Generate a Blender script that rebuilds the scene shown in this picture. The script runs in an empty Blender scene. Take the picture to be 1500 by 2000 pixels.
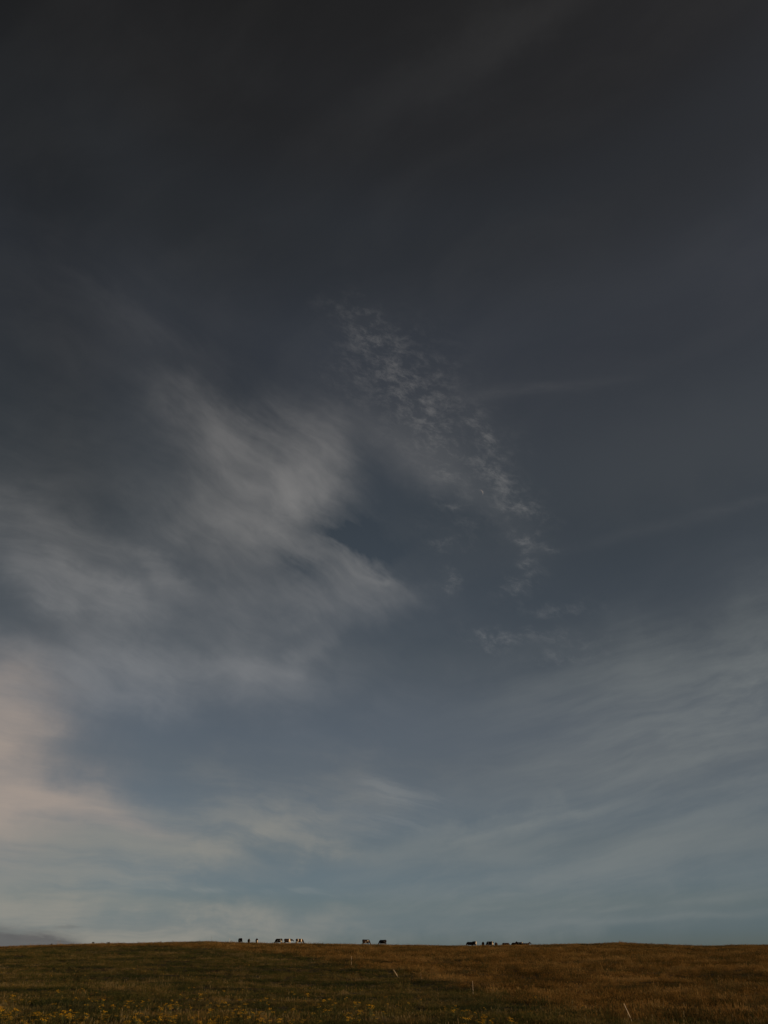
import bpy, bmesh, math, random
import numpy as np
from mathutils import Vector, Matrix

random.seed(7)
sc = bpy.context.scene
COL = sc.collection
rad = math.radians

# ------------------------------------------------------------------ camera
PITCH = 33.5                      # degrees above the horizontal
FPX = 1400.0                      # focal length in pixels of the 1500 x 2000 photograph
EYE = 1.6
cam_d = bpy.data.cameras.new('camera')
cam_d.sensor_fit = 'VERTICAL'
cam_d.sensor_height = 36.0
cam_d.lens = 36.0 * FPX / 2000.0
cam_d.clip_start = 0.1
cam_d.clip_end = 60000.0
cam = bpy.data.objects.new('camera', cam_d)
COL.objects.link(cam)
cam.location = (0, 0, 0)
cam.rotation_euler = (rad(90 + PITCH), 0, 0)
sc.camera = cam

FWD = Vector((0, math.cos(rad(PITCH)), math.sin(rad(PITCH))))
UP = Vector((0, -math.sin(rad(PITCH)), math.cos(rad(PITCH))))
RIGHT = Vector((1, 0, 0))


def ray(px, py):
    """World direction seen at a pixel of the photograph."""
    return (FWD + RIGHT * ((px - 750) / FPX) + UP * ((1000 - py) / FPX)).normalized()


# ------------------------------------------------------------------ sun, exposure
SUN_AZ, SUN_EL = 112.0, 8.0        # azimuth clockwise from the view direction
sun_dir = Vector((math.sin(rad(SUN_AZ)) * math.cos(rad(SUN_EL)),
                  math.cos(rad(SUN_AZ)) * math.cos(rad(SUN_EL)), math.sin(rad(SUN_EL))))
sun_d = bpy.data.lights.new('sun', 'SUN')
sun_d.energy = 3.4
sun_d.angle = rad(0.6)
sun_d.color = (1.0, 0.72, 0.44)
sun = bpy.data.objects.new('sun', sun_d)
COL.objects.link(sun)
sun.rotation_euler = sun_dir.to_track_quat('Z', 'Y').to_euler()
sun.location = sun_dir * 300

vs = sc.view_settings
vs.view_transform = 'Standard'
vs.look = 'None'
vs.exposure = 0.0
vs.gamma = 1.0
vs.use_curve_mapping = False
sc.cycles.use_adaptive_sampling = True
sc.cycles.adaptive_threshold = 0.01
sc.cycles.adaptive_min_samples = 8
sc.cycles.use_denoising = True
sc.cycles.denoiser = 'OPENIMAGEDENOISE'
sc.cycles.denoising_input_passes = 'RGB_ALBEDO_NORMAL'
sc.cycles.denoising_prefilter = 'ACCURATE'
sc.cycles.max_bounces = 6
sc.cycles.diffuse_bounces = 3
sc.cycles.transparent_max_bounces = 8

# ------------------------------------------------------------------ node helpers


class NB:
    """Small expression builder over a node tree."""

    def __init__(self, nt):
        self.nt = nt

    def node(self, typ, **kw):
        n = self.nt.nodes.new(typ)
        for k, v in kw.items():
            setattr(n, k, v)
        return n

    def put(self, sock, v):
        if isinstance(v, bpy.types.NodeSocket):
            self.nt.links.new(v, sock)
        elif v is not None:
            sock.default_value = v

    def m(self, op, a, b=None, c=None, clamp=False):
        n = self.node('ShaderNodeMath', operation=op, use_clamp=clamp)
        for i, v in enumerate((a, b, c)):
            if v is not None:
                self.put(n.inputs[i], v)
        return n.outputs[0]

    def add(self, a, b): return self.m('ADD', a, b)
    def sub(self, a, b): return self.m('SUBTRACT', a, b)
    def mul(self, a, b, clamp=False): return self.m('MULTIPLY', a, b, clamp=clamp)

    def v(self, op, a, b=None, scale=None):
        n = self.node('ShaderNodeVectorMath', operation=op)
        self.put(n.inputs[0], a)
        if b is not None:
            self.put(n.inputs[1], b)
        if scale is not None:
            self.put(n.inputs['Scale'], scale)
        return n.outputs['Value'] if op in ('DOT_PRODUCT', 'LENGTH') else n.outputs['Vector']

    def comb(self, x, y, z):
        n = self.node('ShaderNodeCombineXYZ')
        for i, s in enumerate((x, y, z)):
            self.put(n.inputs[i], s)
        return n.outputs[0]

    def noise(self, vec, scale=1.0, detail=4.0, rough=0.5, lac=2.0, dist=0.0, color=False):
        n = self.node('ShaderNodeTexNoise')
        self.put(n.inputs['Vector'], vec)
        n.inputs['Scale'].default_value = scale
        n.inputs['Detail'].default_value = detail
        n.inputs['Roughness'].default_value = rough
        n.inputs['Lacunarity'].default_value = lac
        n.inputs['Distortion'].default_value = dist
        return n.outputs['Color' if color else 'Fac']

    def smooth(self, v, lo, hi, a=0.0, b=1.0):
        n = self.node('ShaderNodeMapRange', interpolation_type='SMOOTHSTEP')
        for k, x in zip(('Value', 'From Min', 'From Max', 'To Min', 'To Max'), (v, lo, hi, a, b)):
            self.put(n.inputs[k], x)
        return n.outputs['Result']

    def ramp(self, fac, stops, interp='LINEAR'):
        n = self.node('ShaderNodeValToRGB')
        cr = n.color_ramp
        cr.interpolation = interp
        while len(cr.elements) < len(stops):
            cr.elements.new(0.5)
        for e, (p, c) in zip(cr.elements, stops):
            e.position = p
            e.color = (*c, 1.0)
        self.put(n.inputs[0], fac)
        return n.outputs[0]

    def mix(self, fac, a, b, blend='MIX'):
        n = self.node('ShaderNodeMix', data_type='RGBA', blend_type=blend)
        n.clamp_factor = True
        self.put(n.inputs['Factor'], fac)
        for s, x in ((n.inputs[6], a), (n.inputs[7], b)):
            if isinstance(x, tuple) and len(x) == 3:
                x = (*x, 1.0)
            self.put(s, x)
        return n.outputs[2]


def lin(r, g=None, b=None):
    """sRGB 0-255 to linear."""
    def f(c):
        c /= 255.0
        return c / 12.92 if c <= 0.04045 else ((c + 0.055) / 1.055) ** 2.4
    if g is None:
        return f(r)
    return (f(r), f(g), f(b))


# ------------------------------------------------------------------ world: evening sky with cirrus
world = bpy.data.worlds.new('World')
sc.world = world
world.use_nodes = True
nt = world.node_tree
nt.nodes.clear()
W = NB(nt)
tc = W.node('ShaderNodeTexCoord')
D = tc.outputs['Generated']
sep = W.node('ShaderNodeSeparateXYZ')
nt.links.new(D, sep.inputs[0])
DX, DY, DZ = sep.outputs

sky = W.node('ShaderNodeTexSky', sky_type='NISHITA', sun_disc=False)
sky.sun_elevation = rad(SUN_EL)
sky.sun_rotation = rad(SUN_AZ)
sky.altitude = 50
sky.air_density = 1.0
sky.dust_density = 1.2
sky.ozone_density = 1.6
SKY_STRENGTH = 0.10

# clear-air colour: the physical sky times the graded darkening towards the zenith
SKY_STOPS = [  # (photo row on the centre line, clear sky colour there, physical sky colour there)
    (0, (33, 33, 34), (53, 70, 90)), (234, (37, 38, 40), (55, 73, 93)), (468, (43, 46, 51), (57, 75, 96)),
    (703, (49, 54, 62), (61, 80, 101)), (1000, (55, 63, 71), (70, 91, 112)), (1250, (69, 77, 86), (82, 104, 125)),
    (1484, (85, 95, 105), (98, 122, 138)), (1640, (93, 106, 114), (115, 137, 142)),
    (1757, (95, 110, 116), (131, 145, 134)), (1835, (94, 107, 109), (137, 140, 112))]
stops = []
for row, want, have in SKY_STOPS:
    z = ray(750, row).z
    stops.append((max(z, 0.0), tuple(min(a / b, 1.4) for a, b in zip(lin(*want), lin(*have)))))
stops.sort()
gain = W.ramp(DZ, stops, 'EASE')
clear = W.mix(1.0, sky.outputs[0], gain, 'MULTIPLY')
side = W.ramp(W.m('MULTIPLY_ADD', DX, 0.5, 0.5), [(0.0, (0.50, 0.48, 0.45)), (0.29, (0.56, 0.54, 0.51)), (0.36, (0.80, 0.78, 0.75)), (0.5, (1, 1, 1)), (0.74, (0.90, 0.88, 0.86)), (1.0, (0.8, 0.8, 0.8))], 'EASE')
clear = W.mix(W.smooth(DZ, 0.22, 0.60, 0.35, 1.0), clear, side, 'MULTIPLY')
clear = W.v('SCALE', clear, scale=SKY_STRENGTH)


def frame(px, py, ang):
    """Centre direction and two tangents; ang turns the first one clockwise as seen in the sky."""
    c = ray(px, py)
    a = rad(ang)
    e = (ray(px + 30 * math.cos(a), py + 30 * math.sin(a)) - ray(px - 30 * math.cos(a), py - 30 * math.sin(a)))
    e1 = (e - c * e.dot(c)).normalized()
    e2 = c.cross(e1).normalized()
    return c, e1, e2


def blob(px, py, a, b, ang, amp, power=1.0, src=None):
    """Soft oval patch of sky: a, b half sizes in photo pixels."""
    c, e1, e2 = frame(px, py, ang)
    k = 1.0 / FPX * max(c.dot(FWD), 0.3)
    off = src if src is not None else D
    p = W.v('DOT_PRODUCT', off, tuple(e1 / (a * k * 1.0)))
    q = W.v('DOT_PRODUCT', off, tuple(e2 / (b * k * 1.0)))
    r2 = W.m('MULTIPLY_ADD', p, p, W.mul(q, q))
    if power != 1.0:
        r2 = W.m('POWER', r2, power)
    g = W.m('POWER', 0.42, r2)
    return W.mul(g, amp)


def total(items):
    s = items[0]
    for i in items[1:]:
        s = W.add(s, i)
    return s


def stretched(px, py, ang, along, across, warp=0.0, warp_scale=3.0):
    """Direction mapped to noise space, stretched along a fibre direction in the sky."""
    c, e1, e2 = frame(px, py, ang)
    vec = D
    if warp:
        n = W.noise(D, warp_scale, 3.0, 0.55, color=True)
        n = W.v('SUBTRACT', n, (0.5, 0.5, 0.5))
        vec = W.v('ADD', D, W.v('SCALE', n, scale=warp))
    return W.comb(W.v('DOT_PRODUCT', vec, tuple(e1 * along)), W.v('DOT_PRODUCT', vec, tuple(e2 * across)),
                  W.v('DOT_PRODUCT', vec, tuple(c * across)))


ahead = W.smooth(W.v('DOT_PRODUCT', D, tuple(FWD)), 0.60, 0.74)   # 0 outside the photographed part of the sky
above = W.smooth(DZ, -0.02, 0.03)

# slightly turbulent direction, so that no patch has a clean outline
n1 = W.v('SUBTRACT', W.noise(D, 7.0, 5.0, 0.6, color=True), (0.5, 0.5, 0.5))
DW = W.v('ADD', D, W.v('SCALE', n1, scale=0.11))
fib_w = stretched(450, 900, 38, 5.0, 26.0, 0.10, 4.0)
n2 = W.v('SUBTRACT', W.noise(fib_w, 1.0, 4.0, 0.6, color=True), (0.5, 0.5, 0.5))
DF = W.v('ADD', DW, W.v('SCALE', n2, scale=0.07))

n5 = W.v('SUBTRACT', W.noise(D, 13.0, 2.0, 0.5, color=True), (0.5, 0.5, 0.5))
DS = W.v('ADD', D, W.v('SCALE', n5, scale=0.012))      # nearly straight, for trails and low streaks

# --- cirrus banks on the left, fibres falling to the right
fib = W.noise(stretched(480, 900, 38, 4.0, 26.0, 0.14, 4.5), 1.0, 7.0, 0.60)
fib2 = W.noise(stretched(250, 1150, 20, 4.0, 24.0, 0.14, 4.0), 1.0, 7.0, 0.60)
puff = W.noise(D, 9.0, 4.0, 0.5)
mA = total([blob(*b, src=DF) for b in [
    (500, 960, 115, 90, 30, 0.66), (605, 885, 66, 72, 20, 0.62), (585, 975, 72, 70, 20, 0.66), (660, 1050, 80, 22, 10, -0.34), (560, 1090, 60, 22, 25, -0.22),
    (420, 860, 100, 55, 40, 0.32), (375, 800, 90, 50, 20, 0.09), (430, 1040, 105, 52, 20, 0.50),
    (470, 860, 100, 40, 35, 0.25), (700, 1120, 95, 30, 30, 0.46), (640, 1175, 120, 45, 5, 0.40), (760, 1140, 40, 12, 15, 0.25),
    (430, 1170, 90, 60, 20, 0.38), (480, 1275, 95, 40, 0, 0.40), (600, 1260, 90, 26, -12, 0.20),
    (300, 640, 160, 14, 32, 0.05)]])
mB = total([blob(*b, src=DW) for b in [
    (215, 1168, 110, 42, 14, 0.74), (60, 1100, 110, 48, 18, 0.46), (305, 1112, 70, 20, 30, 0.40),
    (110, 1030, 170, 46, 16, 0.30), (120, 1275, 300, 60, 4, 0.44), (300, 1345, 340, 60, 0, 0.40),
    (170, 920, 260, 100, 10, 0.09), (90, 690, 300, 130, 0, 0.05), (200, 560, 380, 90, 20, 0.04)]])
cA = W.mul(mA, W.smooth(W.add(W.mul(fib, 0.52), W.mul(puff, 0.48)), 0.30, 0.68, 0.42, 1.08))
cB = W.mul(mB, W.smooth(W.add(W.mul(fib2, 0.7), W.mul(puff, 0.3)), 0.28, 0.70, 0.42, 1.25))

# --- pinkish bank low on the left and the pale veil over the hill
fib3 = W.noise(stretched(200, 1560, 7, 3.2, 34.0, 0.06, 5.0), 1.0, 7.0, 0.60)
mP = total([blob(*b, src=DW) for b in [
    (-25, 1440, 100, 125, 0, 0.72), (-10, 1555, 130, 62, 0, 0.60), (110, 1560, 110, 30, 12, 0.28),
    (60, 1420, 60, 30, -25, 0.25)]] + [blob(*b, src=DS) for b in [(200, 1590, 120, 13, 15, 0.34)]])
cP = W.mul(mP, W.smooth(fib3, 0.30, 0.70, 0.62, 1.15))
mV = total([blob(*b, src=DW) for b in [
    (60, 1640, 260, 60, 5, 0.34), (380, 1650, 330, 60, -6, 0.34), (240, 1803, 340, 38, 2, 1.0), (60, 1800, 200, 50, 0, 0.35),
    (480, 1640, 200, 26, -14, 0.22), (500, 1560, 240, 70, -10, 0.18), (600, 1662, 60, 12, 12, 0.25), (650, 1680, 70, 14, 4, 0.20),
    (100, 1720, 260, 40, 2, 0.22), (420, 1820, 160, 26, 0, 0.35)]])
cV = W.mul(mV, W.smooth(fib3, 0.32, 0.68, 0.32, 1.2))

# --- broad streaks fanning over the right, rising to the right
fib4 = W.noise(stretched(1150, 1600, -14, 2.6, 28.0, 0.06, 4.0), 1.0, 8.0, 0.60)
fib5 = W.noise(stretched(1150, 1600, -10, 6.0, 60.0, 0.05, 6.0), 1.0, 6.0, 0.6)
mR = total([blob(*b, src=DW) for b in [
    (1420, 1260, 320, 90, -20, 0.16),
    (1360, 1400, 330, 90, -16, 0.30), (1480, 1340, 160, 40, -28, 0.28), (1150, 1330, 260, 70, -10, 0.12),
    (1020, 1612, 170, 15, -13, 0.36), (900, 1660, 210, 30, -14, 0.24), (1180, 1690, 380, 60, -9, 0.40),
    (980, 1740, 330, 40, -4, 0.28), (1430, 1560, 260, 70, -12, 0.28), (1280, 1500, 320, 60, -12, 0.20),
    (1000, 1800, 260, 25, -4, 0.25)]] + [blob(*b, src=DS) for b in [(1330, 1791, 240, 6, -3, 0.24), (1480, 1735, 160, 12, -10, 0.16), (1040, 1608, 150, 9, -13, 0.20), (1230, 1770, 200, 5, -5, 0.16)]])
cR = W.mul(mR, W.smooth(W.add(W.mul(fib4, 0.75), W.mul(fib5, 0.25)), 0.32, 0.68, 0.34, 1.22))

# --- thin combed wisps in the lower middle
comb1 = W.noise(stretched(780, 1550, 16, 5.0, 75.0, 0.03, 8.0), 1.0, 5.0, 0.6)
mC = total([blob(*b, src=DS) for b in [(745, 1533, 40, 16, 12, 0.26), (795, 1560, 60, 12, 4, 0.24), (770, 1600, 90, 40, -5, 0.16),
                                        (480, 1741, 170, 4, 2, 0.22), (600, 1739, 70, 3, 1, 0.14), (300, 1725, 110, 8, 8, 0.15)]])
cC = W.mul(mC, W.smooth(comb1, 0.38, 0.64, 0.15, 1.25))

# --- rippled high cloud right of the middle
n3 = W.v('SUBTRACT', W.noise(D, 22.0, 4.0, 0.6, color=True), (0.5, 0.5, 0.5))
DR = W.v('ADD', D, W.v('SCALE', n3, scale=0.06))
rip = W.noise(stretched(800, 760, 22, 46.0, 80.0, 0.03, 14.0), 1.0, 5.0, 0.68)
rip2 = W.noise(D, 15.0, 4.0, 0.6)
mM = total([blob(*b, src=DR) for b in [
    (715, 645, 50, 30, 40, 0.50), (762, 700, 85, 48, 48, 0.62), (800, 765, 85, 52, 50, 0.62), (845, 835, 75, 36, 52, 0.58),
    (650, 610, 40, 12, 20, 0.22), (735, 625, 40, 10, 30, 0.35), (885, 890, 55, 28, 45, 0.42), (945, 850, 60, 13, 56, 0.95), (962, 928, 55, 16, 50, 1.0),
    (910, 795, 40, 22, 20, 0.30), (1000, 880, 30, 40, 70, 0.16), (1015, 1000, 40, 14, 12, 0.95), (1010, 960, 60, 20, 45, 0.40), (1022, 1048, 20, 9, 10, 0.90), (800, 860, 120, 36, 36, 0.26),
    (880, 985, 30, 8, 0, 0.50), (880, 1025, 50, 18, 0, 0.22), (868, 1060, 34, 12, 0, 0.55), (878, 1130, 18, 16, 40, 0.85),
    (1030, 1095, 16, 30, 20, 0.70), (1015, 1140, 34, 16, -30, 0.65), (1075, 1073, 14, 6, 0, 0.7), (945, 1244, 36, 14, 12, 0.80),
    (1060, 1245, 110, 12, 2, 0.42), (1110, 1285, 60, 10, 0, 0.45), (1100, 1190, 70, 14, 0, 0.36), (670, 740, 30, 60, 10, 0.16),
    (900, 950, 110, 60, 42, 0.12), (700, 720, 60, 60, 40, 0.20), (880, 740, 60, 50, 45, 0.16), (830, 700, 50, 50, 45, 0.16)]])
cM = W.mul(mM, W.smooth(W.add(W.mul(rip, 0.78), W.mul(rip2, 0.22)), 0.42, 0.78, 0.03, 0.62))
mS = total([blob(*b, src=DW) for b in [(860, 935, 150, 38, 36, 0.14), (770, 860, 120, 60, 36, 0.14), (900, 830, 120, 80, 50, 0.06),
                                        (1050, 42, 130, 30, -22, 0.035), (900, 120, 260, 40, -35, 0.05), (1200, 560, 380, 120, -15, 0.04), (1330, 860, 380, 130, -10, 0.075), (1000, 1430, 300, 90, -8, 0.05)]])

# --- two old vapour trails
trail = W.noise(stretched(1060, 757, -7, 14.0, 60.0, 0.02, 10.0), 1.0, 5.0, 0.6)
mT = total([blob(*b, src=DS) for b in [(1080, 755, 110, 9, -6, 0.055), (960, 768, 100, 13, -6, 0.055),
                                        (1290, 1028, 240, 12, -14, 0.025), (1450, 985, 90, 8, -14, 0.02)]])
cT = W.mul(mT, W.smooth(trail, 0.3, 0.7, 0.45, 1.2))

# --- the same kinds of cirrus going on over the rest of the sky
far_n = W.noise(stretched(750, 1200, 20, 1.6, 7.0, 0.2, 3.0), 1.0, 7.0, 0.58)
cF = W.mul(W.smooth(far_n, 0.45, 0.72, 0.0, 0.45), W.sub(1.0, ahead))
thin = W.mul(W.smooth(W.noise(stretched(1100, 500, -28, 2.0, 8.0, 0.15, 3.0), 1.0, 6.0, 0.55), 0.42, 0.72, 0.0, 0.035), 1.0)

soft = lambda x: W.sub(1.0, W.m('POWER', 0.40, W.mul(x, above)))       # overlapping veils thicken, never clip
dens = soft(total([cA, cB, cC, cM, mS, cT, cF, thin]))
# cloud colour: neutral light scattered by ice, paler near the hill
cl = W.ramp(DZ, [(0.0, lin(150, 150, 142)), (0.10, lin(147, 150, 147)), (0.30, lin(143, 144, 146)), (0.50, lin(145, 143, 141)),
                 (0.70, lin(122, 120, 119)), (0.85, lin(105, 104, 103)), (1.0, lin(98, 97, 96))])
col = W.mix(dens, clear, cl)
col = W.mix(soft(W.mul(cR, 1.25)), col, lin(130, 134, 132))
col = W.mix(soft(W.mul(cV, 1.35)), col, lin(150, 146, 136))
pd = soft(W.mul(cP, 1.8))
col = W.mix(pd, col, lin(170, 155, 143))
# --- low grey cloud behind the left shoulder of the hill
lowf = W.noise(stretched(60, 1825, 6, 6.0, 60.0, 0.03, 8.0), 1.0, 5.0, 0.55)
n4 = W.v('SCALE', W.v('SUBTRACT', W.noise(stretched(60, 1825, 6, 9.0, 50.0), 1.0, 5.0, 0.6, color=True), (0.5, 0.5, 0.5)), scale=0.02)
DL = W.v('ADD', D, n4)
mL = total([blob(*b, src=DL, power=1.6) for b in [(-20, 1832, 150, 21, 6, 1.0), (80, 1837, 80, 11, 8, 0.8), (135, 1814, 22, 2.5, 0, 0.25)]])
cL = W.mul(W.m('MINIMUM', mL, 0.85), W.smooth(lowf, 0.2, 0.6, 0.75, 1.0))
col = W.mix(cL, col, lin(88, 86, 87))

bg = W.node('ShaderNodeBackground')
bg.inputs[1].default_value = 1.0
nt.links.new(col, bg.inputs[0])
wout = W.node('ShaderNodeOutputWorld')
nt.links.new(bg.outputs[0], wout.inputs[0])
world.cycles.sampling_method = 'MANUAL'
world.cycles.sample_map_resolution = 512

# ------------------------------------------------------------------ tagging helpers
def tag(o, label=None, cat=None, group=None, kind=None):
    if label: o['label'] = label
    if cat: o['category'] = cat
    if group: o['group'] = group
    if kind: o['kind'] = kind
    return o


def link(name, mesh, mat=None, parent=None, loc=None):
    o = bpy.data.objects.new(name, mesh)
    COL.objects.link(o)
    if mat is not None and mesh is not None and not mesh.materials:
        mesh.materials.append(mat)
    if parent is not None:
        o.parent = parent
    if loc is not None:
        o.location = loc
    return o


def new_mat(name):
    m = bpy.data.materials.new(name)
    m.use_nodes = True
    m.node_tree.nodes.clear()
    b = NB(m.node_tree)
    out = b.node('ShaderNodeOutputMaterial')
    return m, b, out


# ------------------------------------------------------------------ value noise
RNG = np.random.default_rng(11)
LAT = RNG.random((256, 256))


def vnoise(x, y, seed=0):
    x = np.asarray(x, float) + seed * 37.17
    y = np.asarray(y, float) + seed * 11.31
    xi = np.floor(x).astype(int); yi = np.floor(y).astype(int)
    fx = x - xi; fy = y - yi
    fx = fx * fx * (3 - 2 * fx); fy = fy * fy * (3 - 2 * fy)
    g = lambda a, b: LAT[a & 255, b & 255]
    return ((g(xi, yi) * (1 - fx) + g(xi + 1, yi) * fx) * (1 - fy) +
            (g(xi, yi + 1) * (1 - fx) + g(xi + 1, yi + 1) * fx) * fy)


def fbm(x, y, seed=0, oct=4, gain=0.5):
    s, a, t = 0, 1.0, 0.0
    for i in range(oct):
        s = s + a * vnoise(np.asarray(x) * 2 ** i, np.asarray(y) * 2 ** i, seed + i)
        t += a
        a *= gain
    return s / t


# ------------------------------------------------------------------ the hill
CREST = 205.0


def row_el(row):
    return PITCH - math.degrees(math.atan((row - 1000) / FPX))


# distance of the ground at a photo row on the centre line -> slope profile
PROF = [(-400, -3.0), (-60, -2.2), (0, -EYE), (15, -1.55)]
for dist, row in [(34, 2000), (45, 1970), (60, 1942), (80, 1909), (99, 1886), (128, 1867), (165, 1853.4), (190, 1848.3), (CREST, 1846.4)]:
    PROF.append((dist, dist * math.tan(rad(row_el(row)))))
zc = PROF[-1][1]
PROF += [(220, zc + 0.25), (240, zc + 0.05), (270, zc - 1.2), (320, zc - 4.5), (420, zc - 11), (700, zc - 20), (2000, zc - 26), (9000, zc - 40), (40000, zc - 90)]
PX = np.array([p[0] for p in PROF], float)
PZ = np.array([p[1] for p in PROF], float)


def _slopes(x, y):
    h = np.diff(x); d = np.diff(y) / h
    m = np.zeros_like(y)
    m[1:-1] = np.where(d[:-1] * d[1:] > 0, (d[:-1] * h[1:] + d[1:] * h[:-1]) / (h[:-1] + h[1:]), 0)
    m[0] = d[0]; m[-1] = d[-1]
    return m


PM = _slopes(PX, PZ)


def profile(y):
    y = np.clip(np.asarray(y, float), PX[0], PX[-1])
    i = np.clip(np.searchsorted(PX, y) - 1, 0, len(PX) - 2)
    h = PX[i + 1] - PX[i]
    t = (y - PX[i]) / h
    return ((2 * t**3 - 3 * t**2 + 1) * PZ[i] + (t**3 - 2 * t**2 + t) * h * PM[i] +
            (-2 * t**3 + 3 * t**2) * PZ[i + 1] + (t**3 - t**2) * h * PM[i + 1])


# crest rows read along the photo (grass tips), relative to 1842.5
MPP = 171.6 / FPX                                  # metres per photo pixel across, at the crest
CR = [(-900, 1866), (-300, 1856), (0, 1846.8), (60, 1844.6), (130, 1842.2), (260, 1839.5), (330, 1838.8), (375, 1838.3), (395, 1837.2), (420, 1838.5), (470, 1839.5),
      (600, 1841.0), (750, 1842.8), (900, 1844), (1080, 1844), (1130, 1842.8), (1210, 1840.6), (1290, 1842.6), (1390, 1846), (1420, 1845.5), (1470, 1843.6),
      (1500, 1843.2), (1800, 1848), (2400, 1862)]
CXW = np.array([(c[0] - 750) * MPP for c in CR]); CZW = np.array([(1842.5 - c[1]) * 0.106 for c in CR])


def height(x, y):
    x = np.asarray(x, float); y = np.asarray(y, float)
    w = np.clip((y - 70) / 130, 0, 1); w = w * w * (3 - 2 * w)
    far = np.clip((y - 300) / 200, 0, 1)
    xs = x * CREST / np.maximum(y, 60)             # shoulders widen with distance
    cz = np.interp(np.where(y > 60, xs, x), CXW, CZW)
    z = profile(y) + cz * w * (1 - far)
    fade = np.clip((y - 8) / 20, 0, 1)
    z = z + fade * ((fbm(x / 26, y / 15, 3, 3) - 0.5) * 0.55 + (fbm(x / 7.5, y / 3.2, 9, 3) - 0.5) * 0.42 +
                    (fbm(x / 1.3, y / 1.0, 15, 2) - 0.5) * 0.06) * np.where(y > 600, 0, 1)
    return z


def hit(px, py, dmax=215.0):
    """Point of the hill seen at a photo pixel."""
    d = ray(px, py)
    t = np.linspace(20, 400, 7000)
    P = np.array(d)[None, :] * t[:, None]
    g = height(P[:, 0], P[:, 1])
    k = np.argmax(P[:, 2] < g)
    if P[k, 2] >= g[k]:
        k = np.argmax(P[:, 1] > dmax)
    return Vector((P[k, 0], P[k, 1], float(height(P[k, 0], P[k, 1]))))


def across(px, y, z):
    """World x that a thing at depth y, height z needs to be seen at photo column px."""
    return (px - 750) / FPX * (y * FWD.y + z * FWD.z)


gy = np.concatenate([np.linspace(-400, -30, 12), np.arange(-25, 25, 2.5), np.arange(25, 120, 0.5), np.arange(120, 262, 0.8),
                     np.geomspace(263, 30000, 34)])
gx = np.concatenate([-np.geomspace(30000, 152, 30), np.arange(-150, 150.1, 0.75), np.geomspace(152, 30000, 30)])
XX, YY = np.meshgrid(gx, gy)
ZZ = height(XX, YY)
ny, nx = XX.shape
verts = np.stack([XX.ravel(), YY.ravel(), ZZ.ravel()], 1)
ii = np.arange(ny * nx).reshape(ny, nx)
faces = np.stack([ii[:-1, :-1].ravel(), ii[:-1, 1:].ravel(), ii[1:, 1:].ravel(), ii[1:, :-1].ravel()], 1)
gm = bpy.data.meshes.new('hill')
gm.vertices.add(len(verts)); gm.vertices.foreach_set('co', verts.ravel())
gm.loops.add(faces.size); gm.loops.foreach_set('vertex_index', faces.ravel())
gm.polygons.add(len(faces)); gm.polygons.foreach_set('loop_start', np.arange(0, faces.size, 4))
gm.update(calc_edges=True)
gm.polygons.foreach_set('use_smooth', np.ones(len(faces), bool))

# the edge of the grazed strip, along the line of stakes
EDGE_PX = [(-200, 1839), (150, 1848), (330, 1850), (450, 1855), (560, 1866), (690, 1890), (770, 1908), (850, 1921), (925, 1943), (1000, 1958), (1100, 1978), (1230, 2004), (1400, 2040)]
EDGE_W = []
for p in EDGE_PX:
    q = hit(p[0], min(p[1], 1999))
    EDGE_W.append((q.y, q.x))
EDGE_W.sort()
EY = np.array([e[0] for e in EDGE_W]); EX = np.array([e[1] for e in EDGE_W])


def dry(x, y):
    """0 in the grazed green strip, 1 in the tall dry grass up the slope."""
    e = np.interp(y, EY, EX)
    wob = (fbm(x / 9, y / 9, 21, 3) - 0.5) * 9 * np.clip(y / 80, 0.35, 1.3)
    return np.clip((x - e + wob) / (2.8 + y * 0.03) + 0.5, 0, 1)


def soil_material():
    m, b, out = new_mat('matted_turf')
    tcn = b.node('ShaderNodeNewGeometry')
    p = tcn.outputs['Position']
    n = b.noise(p, 0.35, 6.0, 0.6)
    n2 = b.noise(p, 6.0, 4.0, 0.6)
    c = b.ramp(n, [(0.3, (0.035, 0.036, 0.014)), (0.55, (0.060, 0.045, 0.020)), (0.8, (0.090, 0.058, 0.026))])
    c = b.mix(b.mul(n2, 0.6), c, (0.03, 0.022, 0.012))
    bs = b.node('ShaderNodeBsdfPrincipled')
    b.put(bs.inputs['Base Color'], c)
    bs.inputs['Roughness'].default_value = 0.95
    bs.inputs['Specular IOR Level'].default_value = 0.1
    bump = b.node('ShaderNodeBump')
    bump.inputs['Strength'].default_value = 0.8
    bump.inputs['Distance'].default_value = 0.12
    b.put(bump.inputs['Height'], n2)
    b.put(bs.inputs['Normal'], bump.outputs[0])
    b.put(out.inputs[0], bs.outputs[0])
    return m


hill = tag(link('hill', gm, soil_material()), kind='structure')


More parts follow.
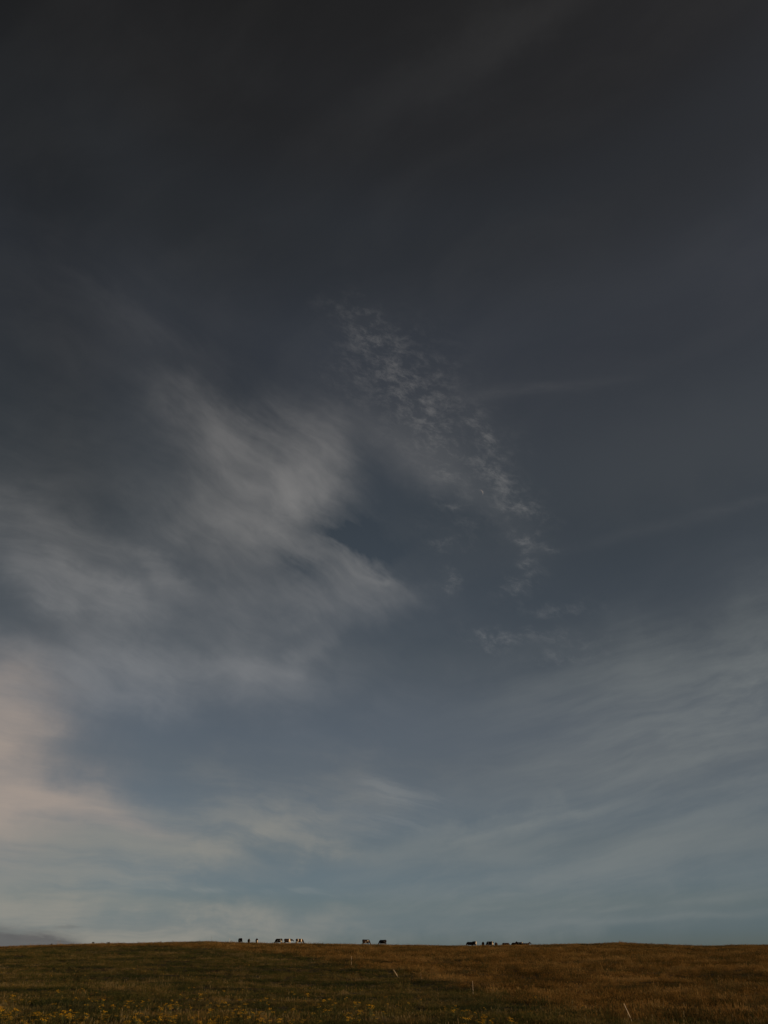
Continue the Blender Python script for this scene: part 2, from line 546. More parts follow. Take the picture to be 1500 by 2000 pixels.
# ------------------------------------------------------------------ grass
def grass_material(name, stops, scale, patch, thr, trans=0.45):
    """Blade colour: patches of species over the meadow and a different tone for every tuft."""
    m, b, out = new_mat(name)
    p = b.node('ShaderNodeNewGeometry').outputs['Position']
    pm = b.v('MULTIPLY', p, (scale, scale * 1.7, 0.0))
    n = b.noise(pm, 1.0, 5.0, 0.6)
    oi = b.node('ShaderNodeObjectInfo').outputs['Random']
    at = b.node('ShaderNodeAttribute', attribute_name='tone').outputs['Fac']
    n2 = b.noise(b.v('MULTIPLY', p, (scale * 4, scale * 9, 0.0)), 1.0, 4.0, 0.55)
    f = b.add(b.add(b.mul(n, 0.95), b.mul(b.sub(n2, 0.5), 0.55)), b.add(b.mul(b.sub(oi, 0.5), 0.12), b.mul(b.sub(at, 0.5), 0.16)))
    f = b.smooth(f, 0.28, 0.70)
    c = b.ramp(f, stops)
    n3 = b.noise(b.v('MULTIPLY', p, (0.10, 0.30, 0.0)), 1.0, 5.0, 0.6)
    c = b.mix(b.smooth(n3, thr, thr + 0.14, 0.0, 0.8), c, patch)
    d = b.node('ShaderNodeBsdfDiffuse'); b.put(d.inputs[0], c)
    t = b.node('ShaderNodeBsdfTranslucent'); b.put(t.inputs[0], c)
    mx = b.node('ShaderNodeMixShader'); mx.inputs[0].default_value = trans
    b.put(mx.inputs[1], d.outputs[0]); b.put(mx.inputs[2], t.outputs[0])
    b.put(out.inputs[0], mx.outputs[0])
    return m


M_DRY = grass_material('dry_grass_blades', [(0.0, (0.036, 0.034, 0.013)), (0.22, (0.090, 0.058, 0.020)), (0.50, (0.195, 0.110, 0.032)), (0.80, (0.31, 0.178, 0.055)), (1.0, (0.43, 0.28, 0.11))], 0.11, (0.060, 0.064, 0.032), 0.5)
M_GREEN = grass_material('green_grass_blades', [(0.0, (0.045, 0.055, 0.019)), (0.35, (0.085, 0.086, 0.028)), (0.65, (0.145, 0.115, 0.038)), (0.9, (0.22, 0.145, 0.050)), (1.0, (0.32, 0.25, 0.13))], 0.16, (0.040, 0.050, 0.024), 0.47)


def simple_mat(name, col, rough=0.6, trans=0.0, var=0.0):
    m, b, out = new_mat(name)
    c = (*col, 1.0)
    if var:
        oi = b.node('ShaderNodeObjectInfo').outputs['Random']
        p = b.node('ShaderNodeNewGeometry').outputs['Position']
        n = b.noise(p, 9.0, 3.0, 0.6)
        f = b.add(b.mul(oi, 0.5), b.mul(n, 0.5))
        c = b.mix(b.smooth(f, 0.25, 0.75), tuple(x * (1 - var) for x in col), tuple(min(x * (1 + var), 0.95) for x in col))
    bs = b.node('ShaderNodeBsdfPrincipled')
    b.put(bs.inputs['Base Color'], c)
    bs.inputs['Roughness'].default_value = rough
    sh = bs.outputs[0]
    if trans:
        t = b.node('ShaderNodeBsdfTranslucent'); b.put(t.inputs[0], c)
        mx = b.node('ShaderNodeMixShader'); mx.inputs[0].default_value = trans
        b.put(mx.inputs[1], sh); b.put(mx.inputs[2], t.outputs[0])
        sh = mx.outputs[0]
    b.put(out.inputs[0], sh)
    return m


def strip(V, F, base, direc, length, width, lean, segs=3, taper=1.0):
    """A curved blade: base point, azimuth, length, width, how far it leans over."""
    ca, sa = math.cos(direc), math.sin(direc)
    k = len(V)
    for s in range(segs + 1):
        t = s / segs
        out_ = lean * length * t * t
        z = length * (t - 0.32 * lean * t * t)
        w = width * 0.5 * (1 - taper * t ** 1.5) + 0.0004
        cx, cy = base[0] + ca * out_, base[1] + sa * out_
        V.append((cx - sa * w, cy + ca * w, base[2] + z)); V.append((cx + sa * w, cy - ca * w, base[2] + z))
    for s in range(segs):
        a = k + 2 * s
        F.append((a, a + 1, a + 3, a + 2))
    return (base[0] + ca * lean * length, base[1] + sa * lean * length, base[2] + length * (1 - 0.32 * lean))


def mesh_from(name, V, F, mats, mi=None, tone=None):
    me = bpy.data.meshes.new(name)
    me.from_pydata(V, [], F)
    for m in mats:
        me.materials.append(m)
    if mi is not None:
        me.polygons.foreach_set('material_index', mi)
    if tone is not None:
        at = me.attributes.new('tone', 'FLOAT', 'POINT')
        at.data.foreach_set('value', tone)
    me.update()
    return me


def tuft(name, mat, seed, n, rad_, hmin, hmax, width, lean, heads=0.0):
    r = random.Random(seed)
    V, F, T = [], [], []
    wind = 0.35
    for i in range(n):
        a = r.uniform(0, 2 * math.pi); q = rad_ * math.sqrt(r.random())
        b0 = (q * math.cos(a), q * math.sin(a), -0.03)
        da = r.uniform(0, 2 * math.pi)
        if r.random() < wind: da = math.pi + r.uniform(-0.7, 0.7)
        L = r.uniform(hmin, hmax) * (1 - 0.35 * (q / rad_) ** 2)
        k = len(V)
        tone = r.random()
        stalk = r.random() < heads
        if stalk:
            L *= 1.35
            tip = strip(V, F, b0, da, L, width * 0.55, r.uniform(0.05, 0.35) * lean, 2, 0.6)
            for j in range(3):
                strip(V, F, (tip[0], tip[1], tip[2] - L * 0.2 + j * 0.012), da + j * 2.1, L * 0.24, width * 1.9, 0.25, 2, 0.8)
            tone = 0.55 + 0.45 * tone
        else:
            strip(V, F, b0, da, L, width, r.uniform(0.3, 1.1) * lean, 3)
        T += [tone] * (len(V) - k)
    return mesh_from(name, V, F, [mat], tone=T)


LIB = {}


def library(name, meshes):
    c = bpy.data.collections.new(name)          # kept out of the scene, only a source for the meadow
    for i, me in enumerate(meshes):
        o = bpy.data.objects.new('%s_%02d' % (name, i), me)
        c.objects.link(o)
    return c


def scatter(name, pts, scl, coll, nvar, kind_label, cat, sz=None, tilt=None):
    """One meadow object: a point for every tuft, the tufts instanced on it."""
    n = len(pts)
    me = bpy.data.meshes.new(name)
    me.vertices.add(n)
    me.vertices.foreach_set('co', np.asarray(pts, float).ravel())
    rng = np.random.default_rng(n)
    rot = np.zeros((n, 3)); rot[:, 2] = rng.uniform(-0.6, 0.6, n) + (rng.random(n) < 0.5) * rng.uniform(0, 6.28, n)
    rot[:, 0] = rng.normal(0, 0.10, n); rot[:, 1] = rng.normal(0, 0.10, n)
    S = np.stack([scl * rng.uniform(0.85, 1.2, n)] * 3, 1)
    S[:, 2] *= (sz if sz is not None else 1.0)
    for nm, typ, arr in (('rot', 'FLOAT_VECTOR', rot), ('scl', 'FLOAT_VECTOR', S)):
        a = me.attributes.new(nm, typ, 'POINT'); a.data.foreach_set('vector', arr.ravel())
    a = me.attributes.new('idx', 'INT', 'POINT'); a.data.foreach_set('value', rng.integers(0, nvar, n))
    ng = bpy.data.node_groups.new(name, 'GeometryNodeTree')
    ng.interface.new_socket('Geometry', in_out='INPUT', socket_type='NodeSocketGeometry')
    ng.interface.new_socket('Geometry', in_out='OUTPUT', socket_type='NodeSocketGeometry')
    N, L = ng.nodes, ng.links
    gi = N.new('NodeGroupInput'); go = N.new('NodeGroupOutput')
    ci = N.new('GeometryNodeCollectionInfo')
    ci.inputs['Collection'].default_value = coll
    ci.inputs['Separate Children'].default_value = True
    ci.inputs['Reset Children'].default_value = True
    io = N.new('GeometryNodeInstanceOnPoints')
    io.inputs['Pick Instance'].default_value = True
    L.new(gi.outputs[0], io.inputs['Points'])
    L.new(ci.outputs[0], io.inputs['Instance'])
    for nm, typ, sock in (('rot', 'FLOAT_VECTOR', 'Rotation'), ('scl', 'FLOAT_VECTOR', 'Scale'), ('idx', 'INT', 'Instance Index')):
        na = N.new('GeometryNodeInputNamedAttribute'); na.data_type = typ
        na.inputs['Name'].default_value = nm
        L.new(na.outputs[0], io.inputs[sock])
    L.new(io.outputs[0], go.inputs[0])
    o = link(name, me)
    md = o.modifiers.new('meadow', 'NODES'); md.node_group = ng
    tag(o, kind_label, cat, kind='stuff')
    return o


NV = 7
lib_dry = library('dry_tuft', [tuft('dry_tuft', M_DRY, 100 + i, 46, 0.34, 0.12, 0.27, 0.012, 1.1, 0.14) for i in range(NV)])
lib_green = library('green_tuft', [tuft('green_tuft', M_GREEN, 200 + i, 46, 0.30, 0.10, 0.26, 0.013, 1.0, 0.05) for i in range(NV)])


def field(dens_near, dens_far, y0=24.0, y1=262.0):
    """Random points over the part of the hill in front of the camera, thinning with distance."""
    out = []
    rng = np.random.default_rng(5 + int(dens_near * 10))
    edges = np.concatenate([np.arange(y0, 120, 8.0), np.arange(120, y1 + 1, 14.0)])
    for a, b_ in zip(edges[:-1], edges[1:]):
        half = (b_ * 0.86 + 6) * 0.56 + 8
        t = np.clip((a - 30) / 110, 0, 1) ** 0.6
        d = dens_near * (1 - t) + dens_far * t
        n = int(2 * half * (b_ - a) * d)
        out.append(np.stack([rng.uniform(-half, half, n), rng.uniform(a, b_, n)], 1))
    return np.concatenate(out)


P = field(9.0, 3.2)
dm = dry(P[:, 0], P[:, 1])
rng = np.random.default_rng(3)
clump = fbm(P[:, 0] / 3.0, P[:, 1] / 2.0, 31, 3)
isdry = rng.random(len(P)) < np.clip(dm * 1.0 + (clump - 0.66) * 1.1 * (dm < 0.5) + 0.45 * np.clip((P[:, 1] - 130) / 60, 0, 1), 0.04, 0.92)
Z = height(P[:, 0], P[:, 1])
P3 = np.concatenate([P, Z[:, None]], 1)
grow = 1.0 + np.clip((P[:, 1] - 60) / 160, 0, 1) * 0.55
hvar = 0.15 + 1.7 * fbm(P[:, 0] / 4.5, P[:, 1] / 2.4, 41, 3)
hvar *= np.where(rng.random(len(P)) < 0.07, rng.uniform(1.3, 1.9, len(P)), 1.0)
hvar *= 1 + 0.55 * np.exp(-((dm - 0.80) / 0.16) ** 2)      # ungrazed fringe along the old fence line
cr_fade = 1 - 0.45 * np.clip((P[:, 1] - 140) / 50, 0, 1)
q = isdry
scatter('dry_grass', P3[q], grow[q], lib_dry, NV, 'tall tawny dry grass covering the upper and right slope', 'grass', sz=hvar[q] * cr_fade[q] * (0.55 + 0.45 * dm[q]))
q = ~isdry
scatter('green_grass', P3[q], grow[q], lib_green, NV, 'short dull green grass on the lower left slope', 'grass', sz=hvar[q] * cr_fade[q] * (1 + 0.5 * dm[q]))
print('tufts', len(P), isdry.sum())

# ------------------------------------------------------------------ yellow wildflowers in the foreground
M_YEL = simple_mat('yellow_petals', (0.66, 0.37, 0.005), 0.7, 0.25, 0.3)
M_STEM = simple_mat('flower_stems', (0.075, 0.085, 0.025), 0.8, 0.3, 0.3)


def ragwort(seed):
    r = random.Random(seed)
    V, F, MI = [], [], []
    H = r.uniform(0.32, 0.50)
    for s in range(r.randint(2, 4)):
        b0 = (r.uniform(-0.06, 0.06), r.uniform(-0.06, 0.06), -0.03)
        da = r.uniform(0, 6.28)
        nf = len(F)
        tip = strip(V, F, b0, da, H * r.uniform(0.8, 1.05), 0.012, r.uniform(0.05, 0.3), 3, 0.4)
        for l in range(7):
            t = r.uniform(0.15, 0.85)
            strip(V, F, (b0[0] + (tip[0] - b0[0]) * t, b0[1] + (tip[1] - b0[1]) * t, tip[2] * t), r.uniform(0, 6.28), 0.11, 0.03, 1.3, 2)
        MI += [1] * (len(F) - nf)
        R = r.uniform(0.05, 0.11)
        for h in range(r.randint(9, 15)):
            a = r.uniform(0, 6.28); q = R * math.sqrt(r.random())
            c = (tip[0] + q * math.cos(a), tip[1] + q * math.sin(a), tip[2] + r.uniform(-0.015, 0.02) - q * 0.25)
            rr = r.uniform(0.011, 0.017)
            tx, ty = r.uniform(-0.5, 0.5), r.uniform(-0.5, 0.5)
            k = len(V)
            V.append((c[0], c[1], c[2] + 0.006))
            for j in range(6):
                an = j * math.pi / 3
                dx, dy = rr * math.cos(an), rr * math.sin(an)
                V.append((c[0] + dx, c[1] + dy, c[2] + tx * dx + ty * dy))
            for j in range(6):
                F.append((k, k + 1 + j, k + 1 + (j + 1) % 6)); MI.append(0)
    return mesh_from('ragwort', V, F, [M_YEL, M_STEM], MI)


NF = 6
lib_rag = library('ragwort', [ragwort(300 + i) for i in range(NF)])
rng = np.random.default_rng(77)
FL = []
while len(FL) < 330:
    py = 2014 - 56 * rng.random() ** 1.3
    px = rng.uniform(-60, 1180)
    if py > 2000:
        y = 33.6 - (py - 2000) * 0.25
        x = across(px, y, float(height(0, y)))
    else:
        h = hit(px, py); x, y = h.x, h.y
    patch = float(fbm(x / 2.3, y / 2.6, 55, 3))
    keep = np.clip((patch - 0.47) * 6, 0.015, 1) * np.clip((1120 - px) / 160, 0.05, 1)
    if py < 1972: keep *= 0.55
    if rng.random() < keep:
        FL.append((x, y, float(height(x, y))))
while len(FL) < 365:                                # a few up the slope
    h = hit(rng.uniform(0, 760), rng.uniform(1890, 1960))
    FL.append((h.x, h.y, h.z))
FL = np.array(FL)
scatter('yellow_wildflowers', FL, np.random.default_rng(8).uniform(0.45, 0.95, len(FL)), lib_rag, NF, 'yellow flowering ragwort scattered along the bottom of the meadow', 'wildflowers')


# ------------------------------------------------------------------ cows
def hide_material():
    m, b, out = new_mat('cow_hide')
    at = b.node('ShaderNodeAttribute', attribute_name='coat')
    p = b.node('ShaderNodeTexCoord').outputs['Object']
    n = b.noise(p, 14.0, 4.0, 0.6)
    n2 = b.noise(p, 60.0, 2.0, 0.5)
    f = b.smooth(b.add(at.outputs['Fac'], b.mul(b.sub(n, 0.5), 0.25)), 0.44, 0.56)
    white = b.mix(n2, (0.58, 0.48, 0.36), (0.74, 0.64, 0.50))
    black = b.mix(n2, (0.011, 0.006, 0.004), (0.026, 0.014, 0.009))
    c = b.mix(f, black, white)
    bs = b.node('ShaderNodeBsdfPrincipled')
    b.put(bs.inputs['Base Color'], c)
    bs.inputs['Roughness'].default_value = 0.85
    bs.inputs['Specular IOR Level'].default_value = 0.15
    b.put(out.inputs[0], bs.outputs[0])
    return m


M_HIDE = hide_material()


def loft(bm, rings, n=12, cap=True):
    """rings: (centre, right axis, up axis, half width, half height[, bottom squash])"""
    loops = []
    for c, ax, ay, w, h in rings:
        loop = []
        for i in range(n):
            a = 2 * math.pi * i / n
            loop.append(bm.verts.new(Vector(c) + Vector(ax) * (w * math.cos(a)) + Vector(ay) * (h * math.sin(a))))
        loops.append(loop)
    for A, B in zip(loops[:-1], loops[1:]):
        for i in range(n):
            bm.faces.new((A[i], A[(i + 1) % n], B[(i + 1) % n], B[i]))
    if cap:
        for lp, rev in ((loops[0], True), (loops[-1], False)):
            c = bm.verts.new(sum((v.co for v in lp), Vector()) / n)
            for i in range(n):
                a, b_ = lp[i], lp[(i + 1) % n]
                bm.faces.new((b_, a, c) if rev else (a, b_, c))


def tube(bm, pts, n=10):
    """pts: (x, y, z, half width, half depth) along a limb."""
    rings = []
    for i, p in enumerate(pts):
        a = Vector(pts[max(i - 1, 0)][:3]); b_ = Vector(pts[min(i + 1, len(pts) - 1)][:3])
        d = (b_ - a).normalized()
        side = Vector((0, 1, 0))
        side = (side - d * side.dot(d)).normalized()
        fore = side.cross(d).normalized()
        rings.append((p[:3], side, fore, p[3], p[4]))
    loft(bm, rings, n)


def cow_mesh(name, pose):
    """Cow heading +x, hooves on z = 0, about 2.3 m nose to rump; returns one continuous skin."""
    bm = bmesh.new()
    Y, Zv = Vector((0, 1, 0)), Vector((0, 0, 1))
    lie = -0.62 if pose == 'lying' else 0.0
    # trunk: x, centre z, half width, half height
    for_ring = [(-0.98, 1.13, .10, .14), (-0.93, 1.10, .22, .26), (-0.80, 1.07, .27, .33), (-0.55, 1.03, .30, .36), (-0.25, 0.98, .35, .40), (0.05, 0.97, .36, .41),
                (0.35, 0.99, .32, .40), (0.58, 1.02, .26, .38), (0.74, 1.05, .20, .32), (0.84, 1.07, .13, .22)]
    loft(bm, [((x, 0, z + lie), Y, Zv, w, h) for x, z, w, h in for_ring], 16)
    # hip and shoulder bones
    tube(bm, [(-0.78, -0.24, 1.30 + lie, .05, .06), (-0.78, 0.24, 1.30 + lie, .05, .06)], 8)
    # neck and head
    if pose == 'graze':
        neck = [(0.62, 0, 1.14, .17, .27), (0.82, 0, 1.02, .15, .23), (1.00, 0, .80, .12, .18), (1.13, 0, .58, .10, .15), (1.18, 0, .47, .09, .13)]
        head = [(1.12, 0, .60, .10, .12), (1.20, 0, .46, .12, .13), (1.26, 0, .32, .10, .11), (1.30, 0, .18, .075, .085), (1.32, 0, .09, .08, .075), (1.325, 0, .05, .05, .05)]
        ear = (1.10, .56)
    elif pose == 'walk':
        neck = [(0.62, 0, 1.14, .17, .26), (0.82, 0, 1.14, .15, .22), (1.02, 0, 1.12, .12, .17), (1.18, 0, 1.10, .10, .14)]
        head = [(1.10, 0, 1.16, .10, .12), (1.22, 0, 1.10, .12, .14), (1.36, 0, 1.00, .10, .11), (1.48, 0, .89, .075, .085), (1.55, 0, .82, .08, .075), (1.57, 0, .79, .05, .05)]
        ear = (1.10, 1.22)
    else:
        neck = [(0.62, 0, 1.14 + lie, .17, .26), (0.80, 0, 1.24 + lie, .14, .21), (0.95, 0, 1.36 + lie, .11, .16), (1.04, 0, 1.44 + lie, .10, .13)]
        head = [(0.98, 0, 1.52 + lie, .10, .12), (1.10, 0, 1.47 + lie, .12, .14), (1.25, 0, 1.38 + lie, .10, .11), (1.38, 0, 1.28 + lie, .075, .085), (1.45, 0, 1.22 + lie, .08, .075), (1.47, 0, 1.20 + lie, .05, .05)]
        ear = (0.98, 1.56 + lie)
    tube(bm, neck, 12); tube(bm, head, 12)
    for s in (-1, 1):
        ex, ez = ear
        loft(bm, [((ex, s * .07, ez), Vector((0, 0, 1)), Vector((1, 0, 0)), .03, .02), ((ex - .02, s * .17, ez - .01), Vector((0, 0, 1)), Vector((1, 0, 0)), .055, .022),
                  ((ex - .03, s * .25, ez - .03), Vector((0, 0, 1)), Vector((1, 0, 0)), .02, .016)], 8)
    # legs
    if pose == 'lying':
        for s in (-1, 1):
            tube(bm, [(0.55, s * .20, .40, .12, .16), (0.62, s * .30, .20, .09, .11), (0.85, s * .30, .08, .06, .07), (0.62, s * .34, .06, .05, .055), (0.50, s * .34, .05, .05, .05)])
            tube(bm, [(-0.65, s * .20, .42, .14, .22), (-0.48, s * .34, .24, .11, .16), (-0.25, s * .40, .12, .08, .09), (-0.55, s * .42, .07, .05, .055), (-0.72, s * .42, .06, .05, .05)])
    else:
        st = {1: 0.10, -1: -0.08} if pose == 'walk' else {1: 0.04, -1: -0.03}
        for s in (-1, 1):
            d = st[s]
            tube(bm, [(0.55, s * .17, .98, .11, .19), (0.54 + d * .3, s * .19, .74, .085, .12), (0.56 + d * .7, s * .19, .50, .060, .075), (0.57 + d, s * .19, .42, .062, .075),
                      (0.56 + d, s * .19, .22, .042, .046), (0.57 + d, s * .19, .10, .052, .056), (0.59 + d, s * .19, .05, .060, .075), (0.59 + d, s * .19, .0, .062, .080)])
            d = -d
            tube(bm, [(-0.70, s * .17, 1.02, .13, .26), (-0.68 + d * .3, s * .20, .80, .11, .19), (-0.74 + d * .6, s * .20, .62, .075, .10), (-0.86 + d, s * .20, .50, .055, .075),
                      (-0.83 + d, s * .20, .30, .042, .050), (-0.81 + d, s * .20, .11, .052, .056), (-0.79 + d, s * .20, .05, .060, .075), (-0.79 + d, s * .20, .0, .062, .080)])
        # udder
        bmesh.ops.create_uvsphere(bm, u_segments=10, v_segments=8, radius=1.0, matrix=Matrix.Translation((-0.52, 0, .64)) @ Matrix.Diagonal((.17, .15, .13, 1)))
    # tail
    tz = max(0.0, lie * 0.2)
    if pose == 'lying':
        tube(bm, [(-0.95, 0, 1.26 + lie, .035, .035), (-1.04, 0, 1.10 + lie, .030, .030), (-1.06, .04, .25, .028, .028), (-1.04, .10, .08, .04, .04)], 8)
    else:
        tube(bm, [(-0.92, 0, 1.30, .040, .040), (-1.02, 0, 1.24, .034, .034), (-1.06, 0, 1.00, .030, .030), (-1.05, .02, .72, .028, .028), (-1.04, .03, .55, .045, .045), (-1.03, .03, .38, .020, .020)], 8)
    bmesh.ops.recalc_face_normals(bm, faces=bm.faces)
    raw = bpy.data.meshes.new(name + '_raw')
    bm.to_mesh(raw); bm.free()
    ob = bpy.data.objects.new(name + '_raw', raw)
    COL.objects.link(ob)
    rm = ob.modifiers.new('fuse', 'REMESH'); rm.mode = 'VOXEL'; rm.voxel_size = 0.026; rm.use_smooth_shade = True
    sm = ob.modifiers.new('soften', 'SMOOTH'); sm.factor = 0.5; sm.iterations = 4
    dg = bpy.context.evaluated_depsgraph_get()
    me = bpy.data.meshes.new_from_object(ob.evaluated_get(dg))
    me.name = name
    bpy.data.objects.remove(ob)
    bpy.data.meshes.remove(raw)
    return me


POSES = {p: cow_mesh('cow_' + p, p) for p in ('graze', 'walk', 'look', 'lying')}


def cow(px, back_row, heading, pose, patches, label, size=1.0):
    """back_row: photo row of the top of the back. heading: degrees counter-clockwise from screen right.
    patches: (x, y, z, rx, ry, rz, value) of white hair, or of brown light painted into the coat."""
    me = POSES[pose].copy()
    n = len(me.vertices)
    co = np.empty(n * 3); me.vertices.foreach_get('co', co); co = co.reshape(n, 3)
    coat = np.zeros(n)
    wob = (fbm(co[:, 0] * 3 + len(label), co[:, 2] * 3 + co[:, 1] * 2, len(label) % 17, 3) - 0.5) * 0.6
    for (x, yy, z, rx, ry, rz, v) in patches:
        d = np.sqrt(((co[:, 0] - x) / rx) ** 2 + ((co[:, 1] - yy) / ry) ** 2 + ((co[:, 2] - z) / rz) ** 2) + wob
        w = np.clip((1.06 - d) / 0.16, 0, 1)
        coat = coat * (1 - w) + v * w
    if pose != 'lying':
        low = np.clip((0.36 - co[:, 2]) / 0.06, 0, 1) * (np.abs(co[:, 0]) < 1.08) * (np.abs(co[:, 1]) > 0.1)
        coat = np.maximum(coat, low)                     # white socks
    a = me.attributes.new('coat', 'FLOAT', 'POINT'); a.data.foreach_set('value', coat)
    me.materials.clear(); me.materials.append(M_HIDE)
    # stand it where the ground brings its back to that height on the skyline
    top = (0.80 if pose == 'lying' else 1.39) * size
    best = None
    for y in np.arange(198, 262, 0.5):
        z = float(height(across(px, y, 8.0), y)) + top
        row = 1000 - FPX * (UP.y * y + UP.z * z) / (FWD.y * y + FWD.z * z)
        if best is None or abs(row - back_row) < best[0]:
            best = (abs(row - back_row), y)
    y = best[1]
    x = across(px, y, float(height(across(px, y, 8.0), y)) + 0.8)
    o = link('cow', me)
    o.location = (x, y, float(height(x, y)) - 0.01)
    o.rotation_euler = (0, 0, rad(heading))
    o.scale = (size,) * 3
    return tag(o, label, 'cow', 'cows grazing along the ridge')


BELT = lambda x, w, v=1.0: (x, 0, 1.0, w, 1.0, 0.75, v)
cow(469.5, 1832.2, -58, 'graze', [(0.35, -0.3, 0.75, .22, .25, .22, .55)], 'dark cow with brown-lit shoulder, leftmost animal on the ridge')  # half-strength shoulder patch paints the brown light into the coat
cow(486, 1833.6, 100, 'graze', [(-0.75, -0.30, 0.80, .40, .22, .45, 1.0), (0.1, -0.4, .8, .4, .2, .30, 1.0)], 'narrow cow seen from behind with white right flank, second from left')
cow(501.5, 1832.8, -84, 'graze', [(0.55, 0.22, 0.62, .45, .28, .36, 1.0), (0.95, 0, .55, .22, .3, .28, 1.0)], 'black-topped cow with white chest facing the camera, third from left')
cow(544.5, 1833.2, 158, 'graze', [(0.12, 0, .80, .15, .6, .42, 1.0), (-0.62, 0.0, .85, .26, .6, .50, 1.0), (-0.62, .1, .5, .3, .4, .3, 1.0)], 'black and white cow grazing leftwards with white rump, left end of the trio')
cow(562.5, 1833.2, 18, 'walk', [BELT(0.34, 0.17), (0.55, 0, .55, .18, .5, .45, 1.0)], 'black cow with white belt behind its shoulder, middle of the trio')
cow(585, 1833.4, 22, 'graze', [BELT(-0.42, 0.10), BELT(0.42, 0.14), (-0.7, 0, .55, .15, .4, .3, 1.0)], 'cow with two white bands grazing rightwards, right end of the trio')
cow(715, 1834.8, 24, 'graze', [(0.38, -.28, 1.10, .11, .25, .12, 1.0), (-.2, -.33, .80, .16, .16, .05, 1.0)], 'nearly black cow with small white flecks, left one of the middle pair')
cow(747.5, 1835.6, 155, 'graze', [(-0.55, .28, .95, .10, .2, .2, .52)], 'nearly black cow grazing leftwards, right one of the middle pair')
cow(918.0, 1839.4, 168, 'graze', [], 'black cow low behind the ridge, left of a cow with a white rump', 0.9)
cow(926, 1838.2, 112, 'graze', [(-0.88, -0.16, 0.9, .25, .26, .6, 1.0)], 'black cow with a narrow white rump, near the left of the right-hand group')
cow(943.5, 1839.5, 86, 'graze', [], 'narrow black cow seen end-on, alone between two white-marked cows')
cow(957, 1838.8, 146, 'graze', [BELT(0.28, 0.10), (-0.80, 0.1, .9, .17, .5, .7, 1.0)], 'black cow with white stripe and white rump, middle of the right-hand group')
cow(969.5, 1840.8, 70, 'graze', [], 'small dark cow mostly hidden behind the ridge')
cow(988.5, 1841.5, 12, 'graze', [], 'black cow with only its back showing, alone on the ridge')
cow(1006.5, 1840.8, 170, 'graze', [], 'black cow just left of the one with bright white hindquarters')
cow(1015.5, 1840.0, 140, 'look', [(-0.80, 0.1, 1.05, .18, .5, .4, 1.0), (0.15, 0.3, 1.1, .09, .3, .15, .9)], 'black cow with bright white hindquarters near the right end of the herd', 0.95)
cow(1026, 1841.6, 6, 'lying', [], 'long low black cow at the far right of the herd', 1.05)


# ------------------------------------------------------------------ fence stakes
M_STAKE = simple_mat('pale_weathered_stake', (0.66, 0.52, 0.36), 0.7, 0, 0.15)
M_STAKE_D = simple_mat('weathered_brown_stake', (0.16, 0.11, 0.07), 0.85, 0, 0.2)
M_HOOK = simple_mat('dark_wire_hook', (0.05, 0.045, 0.04), 0.5, 0, 0.1)


def bar(name, length, r0, r1, mat, parent, n=8, z0=-0.25, knob=0.0):
    bm = bmesh.new()
    X, Yv = Vector((1, 0, 0)), Vector((0, 1, 0))
    rings = [((0, 0, z0), X, Yv, r0 * 0.3, r0 * 0.3), ((0, 0, z0 + 0.06), X, Yv, r0, r0)]
    for i in range(1, 7):
        t = i / 6
        r = r0 + (r1 - r0) * t
        wob = 0.004 * math.sin(i * 2.3)
        rings.append(((wob, -wob, z0 + 0.06 + (length - z0 - 0.06) * t), X, Yv, r, r * (0.9 + 0.1 * math.sin(i))))
    if knob:
        rings += [((0, 0, length + 0.006), X, Yv, knob, knob), ((0, 0, length + 0.03), X, Yv, knob, knob), ((0, 0, length + 0.04), X, Yv, knob * 0.6, knob * 0.6)]
    else:
        rings.append(((0, 0, length + 0.008), X, Yv, r1 * 0.55, r1 * 0.55))
    loft(bm, rings, n)
    me = bpy.data.meshes.new(name)
    bm.to_mesh(me); bm.free()
    return link(name, me, mat, parent)


def stake(base, length, r, lean_right, lean_back, label, mat=None, hooks=True):
    e = link('fence_stake', None)
    e.location = base
    e.rotation_euler = (rad(-lean_back), rad(lean_right), 0)
    tag(e, label, 'stake', 'old fence stakes across the meadow')
    mat = mat or M_STAKE
    bar('shaft', length, r, r * 0.85, mat, e)
    if hooks:
        for k in (0.72, 0.92):
            bm = bmesh.new()
            pts = []
            for i in range(7):
                a = math.pi * 1.5 * i / 6
                pts.append((r * 0.9 + 0.014 - 0.014 * math.cos(a), 0.0, length * k + 0.016 * math.sin(a), .003, .003))
            tube(bm, pts, 6)
            me = bpy.data.meshes.new('wire_hook'); bm.to_mesh(me); bm.free()
            link('wire_hook', me, M_HOOK, e)
    return e


b0 = hit(1236, 1998); stake(b0 + Vector((0, 0, 0)), 0.64, 0.0115, -19, 6, 'pale stake leaning left at the bottom right of the meadow')
b0 = hit(924.5, 1945); stake(b0, 0.82, 0.010, 0, 0, 'thin upright pale stake on the grass edge right of the middle')
b0 = hit(778, 1909.5); stake(b0, 0.80, 0.026, -35, 10, 'thick pale stake tilted far to the left in the middle of the slope')
b0 = hit(686.2, 1887); stake(b0, 0.97, 0.012, 0, 0, 'upright stake highest on the slope below the middle cows')
b0 = hit(823.5, 1918); stake(b0, 0.62, 0.018, -5, 0, 'short brown stake half sunk in grass between two pale stakes', M_STAKE_D, False)
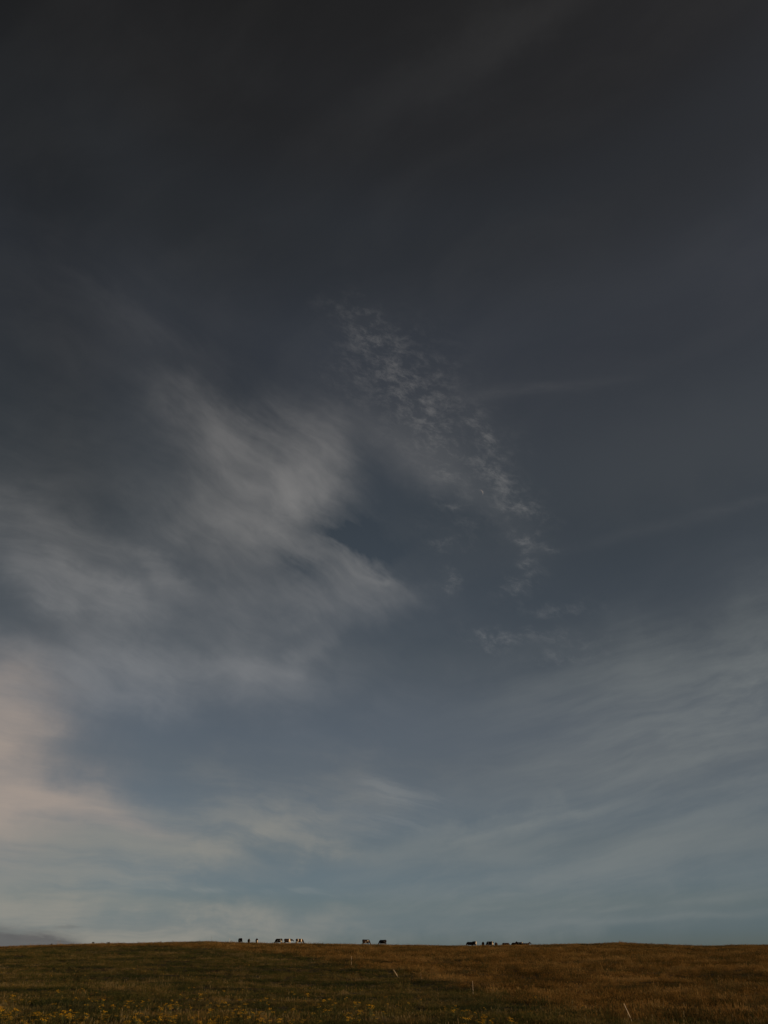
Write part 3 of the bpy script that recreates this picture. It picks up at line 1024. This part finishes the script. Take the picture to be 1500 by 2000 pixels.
# by the ridge
def ridge(px, y):
    z = float(height(across(px, y, 8), y)); x = across(px, y, z)
    return Vector((x, y, float(height(x, y))))
stake(ridge(448.3, 200), 0.95, 0.032, -3, 0, 'small white stake on the ridge left of the leftmost cow', simple_mat('white_stake', (0.72, 0.66, 0.58), 0.6, 0, 0.1), False)
stake(ridge(411.8, 203), 1.05, 0.020, 1, 0, 'thin dark post on the ridge beside the grassy hump', M_STAKE_D, False)
stake(ridge(1075.2, 206), 0.62, 0.040, -2, 0, 'stubby dark post on the ridge, left one of a close pair', M_STAKE_D, False)
stake(ridge(1078.6, 206), 0.66, 0.036, 3, 0, 'stubby dark post on the ridge, right one of a close pair', M_STAKE_D, False)


# ------------------------------------------------------------------ dark weeds on the left skyline
M_WEED = simple_mat('dry_weed', (0.045, 0.035, 0.022), 0.9, 0.2, 0.3)


def weed(px, y, h, wide, label):
    r = random.Random(int(px))
    e = link('thistle', None)
    e.location = ridge(px, y)
    tag(e, label, 'thistle', 'dry thistles on the left skyline')
    V, F = [], []
    tips = []
    for s in range(4):
        tips.append(strip(V, F, (r.uniform(-.04, .04), r.uniform(-.04, .04), -.03), r.uniform(0, 6.28), h * r.uniform(.7, 1.0), .03, wide * r.uniform(.2, .6), 3, .4))
    link('stem', mesh_from('stem', V, F, [M_WEED]), None, e)
    V, F = [], []
    for t in tips:
        for l in range(9):
            k = r.uniform(.2, .9)
            strip(V, F, (t[0] * k, t[1] * k, t[2] * k), r.uniform(0, 6.28), .45 * h, .11, 0.8, 2)
    link('leaves', mesh_from('leaves', V, F, [M_WEED]), None, e)
    for t in tips:
        bm = bmesh.new()
        bmesh.ops.create_icosphere(bm, subdivisions=2, radius=.075)
        for v in bm.verts:
            v.co *= r.uniform(.8, 1.25); v.co.z *= 1.25; v.co += Vector(t)
        me = bpy.data.meshes.new('seed_head'); bm.to_mesh(me); bm.free()
        link('seed_head', me, M_WEED, e)


weed(100, 201, .62, .9, 'dark thistle clump on the skyline nearest the grey cloud')
weed(182, 201, .72, .9, 'dark thistle clump on the skyline, taller one of a close pair')
weed(211, 201, .62, .9, 'dark thistle clump on the skyline, smaller one of a close pair')
weed(76, 198, .6, .9, 'low dark thistle just under the skyline at far left')

# ------------------------------------------------------------------ crescent moon
MOON_D = 20000.0
mc = ray(938, 962.5)
m, b, out = new_mat('moonlight_through_air')
df = b.node('ShaderNodeBsdfDiffuse')
pn = b.noise(b.node('ShaderNodeTexCoord').outputs['Object'], 2.0, 4.0, 0.6)
b.put(df.inputs[0], b.mix(pn, (0.065, 0.065, 0.075), (0.095, 0.095, 0.105)))
tr = b.node('ShaderNodeBsdfTransparent')
ad = b.node('ShaderNodeAddShader')
b.put(ad.inputs[0], df.outputs[0]); b.put(ad.inputs[1], tr.outputs[0]); b.put(out.inputs[0], ad.outputs[0])
MR = MOON_D * math.tan(rad(0.25))
# the lit slice of the globe: between the limb towards the sun and the terminator
ez = -mc                                             # towards the camera
ex = (sun_dir - mc * sun_dir.dot(mc)).normalized()
ex = (Matrix.Rotation(rad(14), 3, ez) @ ex).normalized()
ey = ez.cross(ex)
V, F = [], []
nl, nk = 48, 10
for i in range(nl + 1):
    t = -math.pi / 2 + math.pi * i / nl
    for k in range(nk + 1):
        a = rad(0 + 52 * k / nk)                     # from the limb inwards
        p = ex * (math.cos(t) * math.cos(a)) + ey * math.sin(t) + ez * (math.cos(t) * math.sin(a))
        V.append(tuple(p * MR))
for i in range(nl):
    for k in range(nk):
        a = i * (nk + 1) + k
        F.append((a, a + 1, a + nk + 2, a + nk + 1))
mm = mesh_from('crescent_moon', V, F, [m])
mm.polygons.foreach_set('use_smooth', np.ones(len(F), bool))
mo = link('crescent_moon', mm)
mo.location = mc * MOON_D
tag(mo, 'thin pale crescent moon below the rippled high cloud', 'moon')
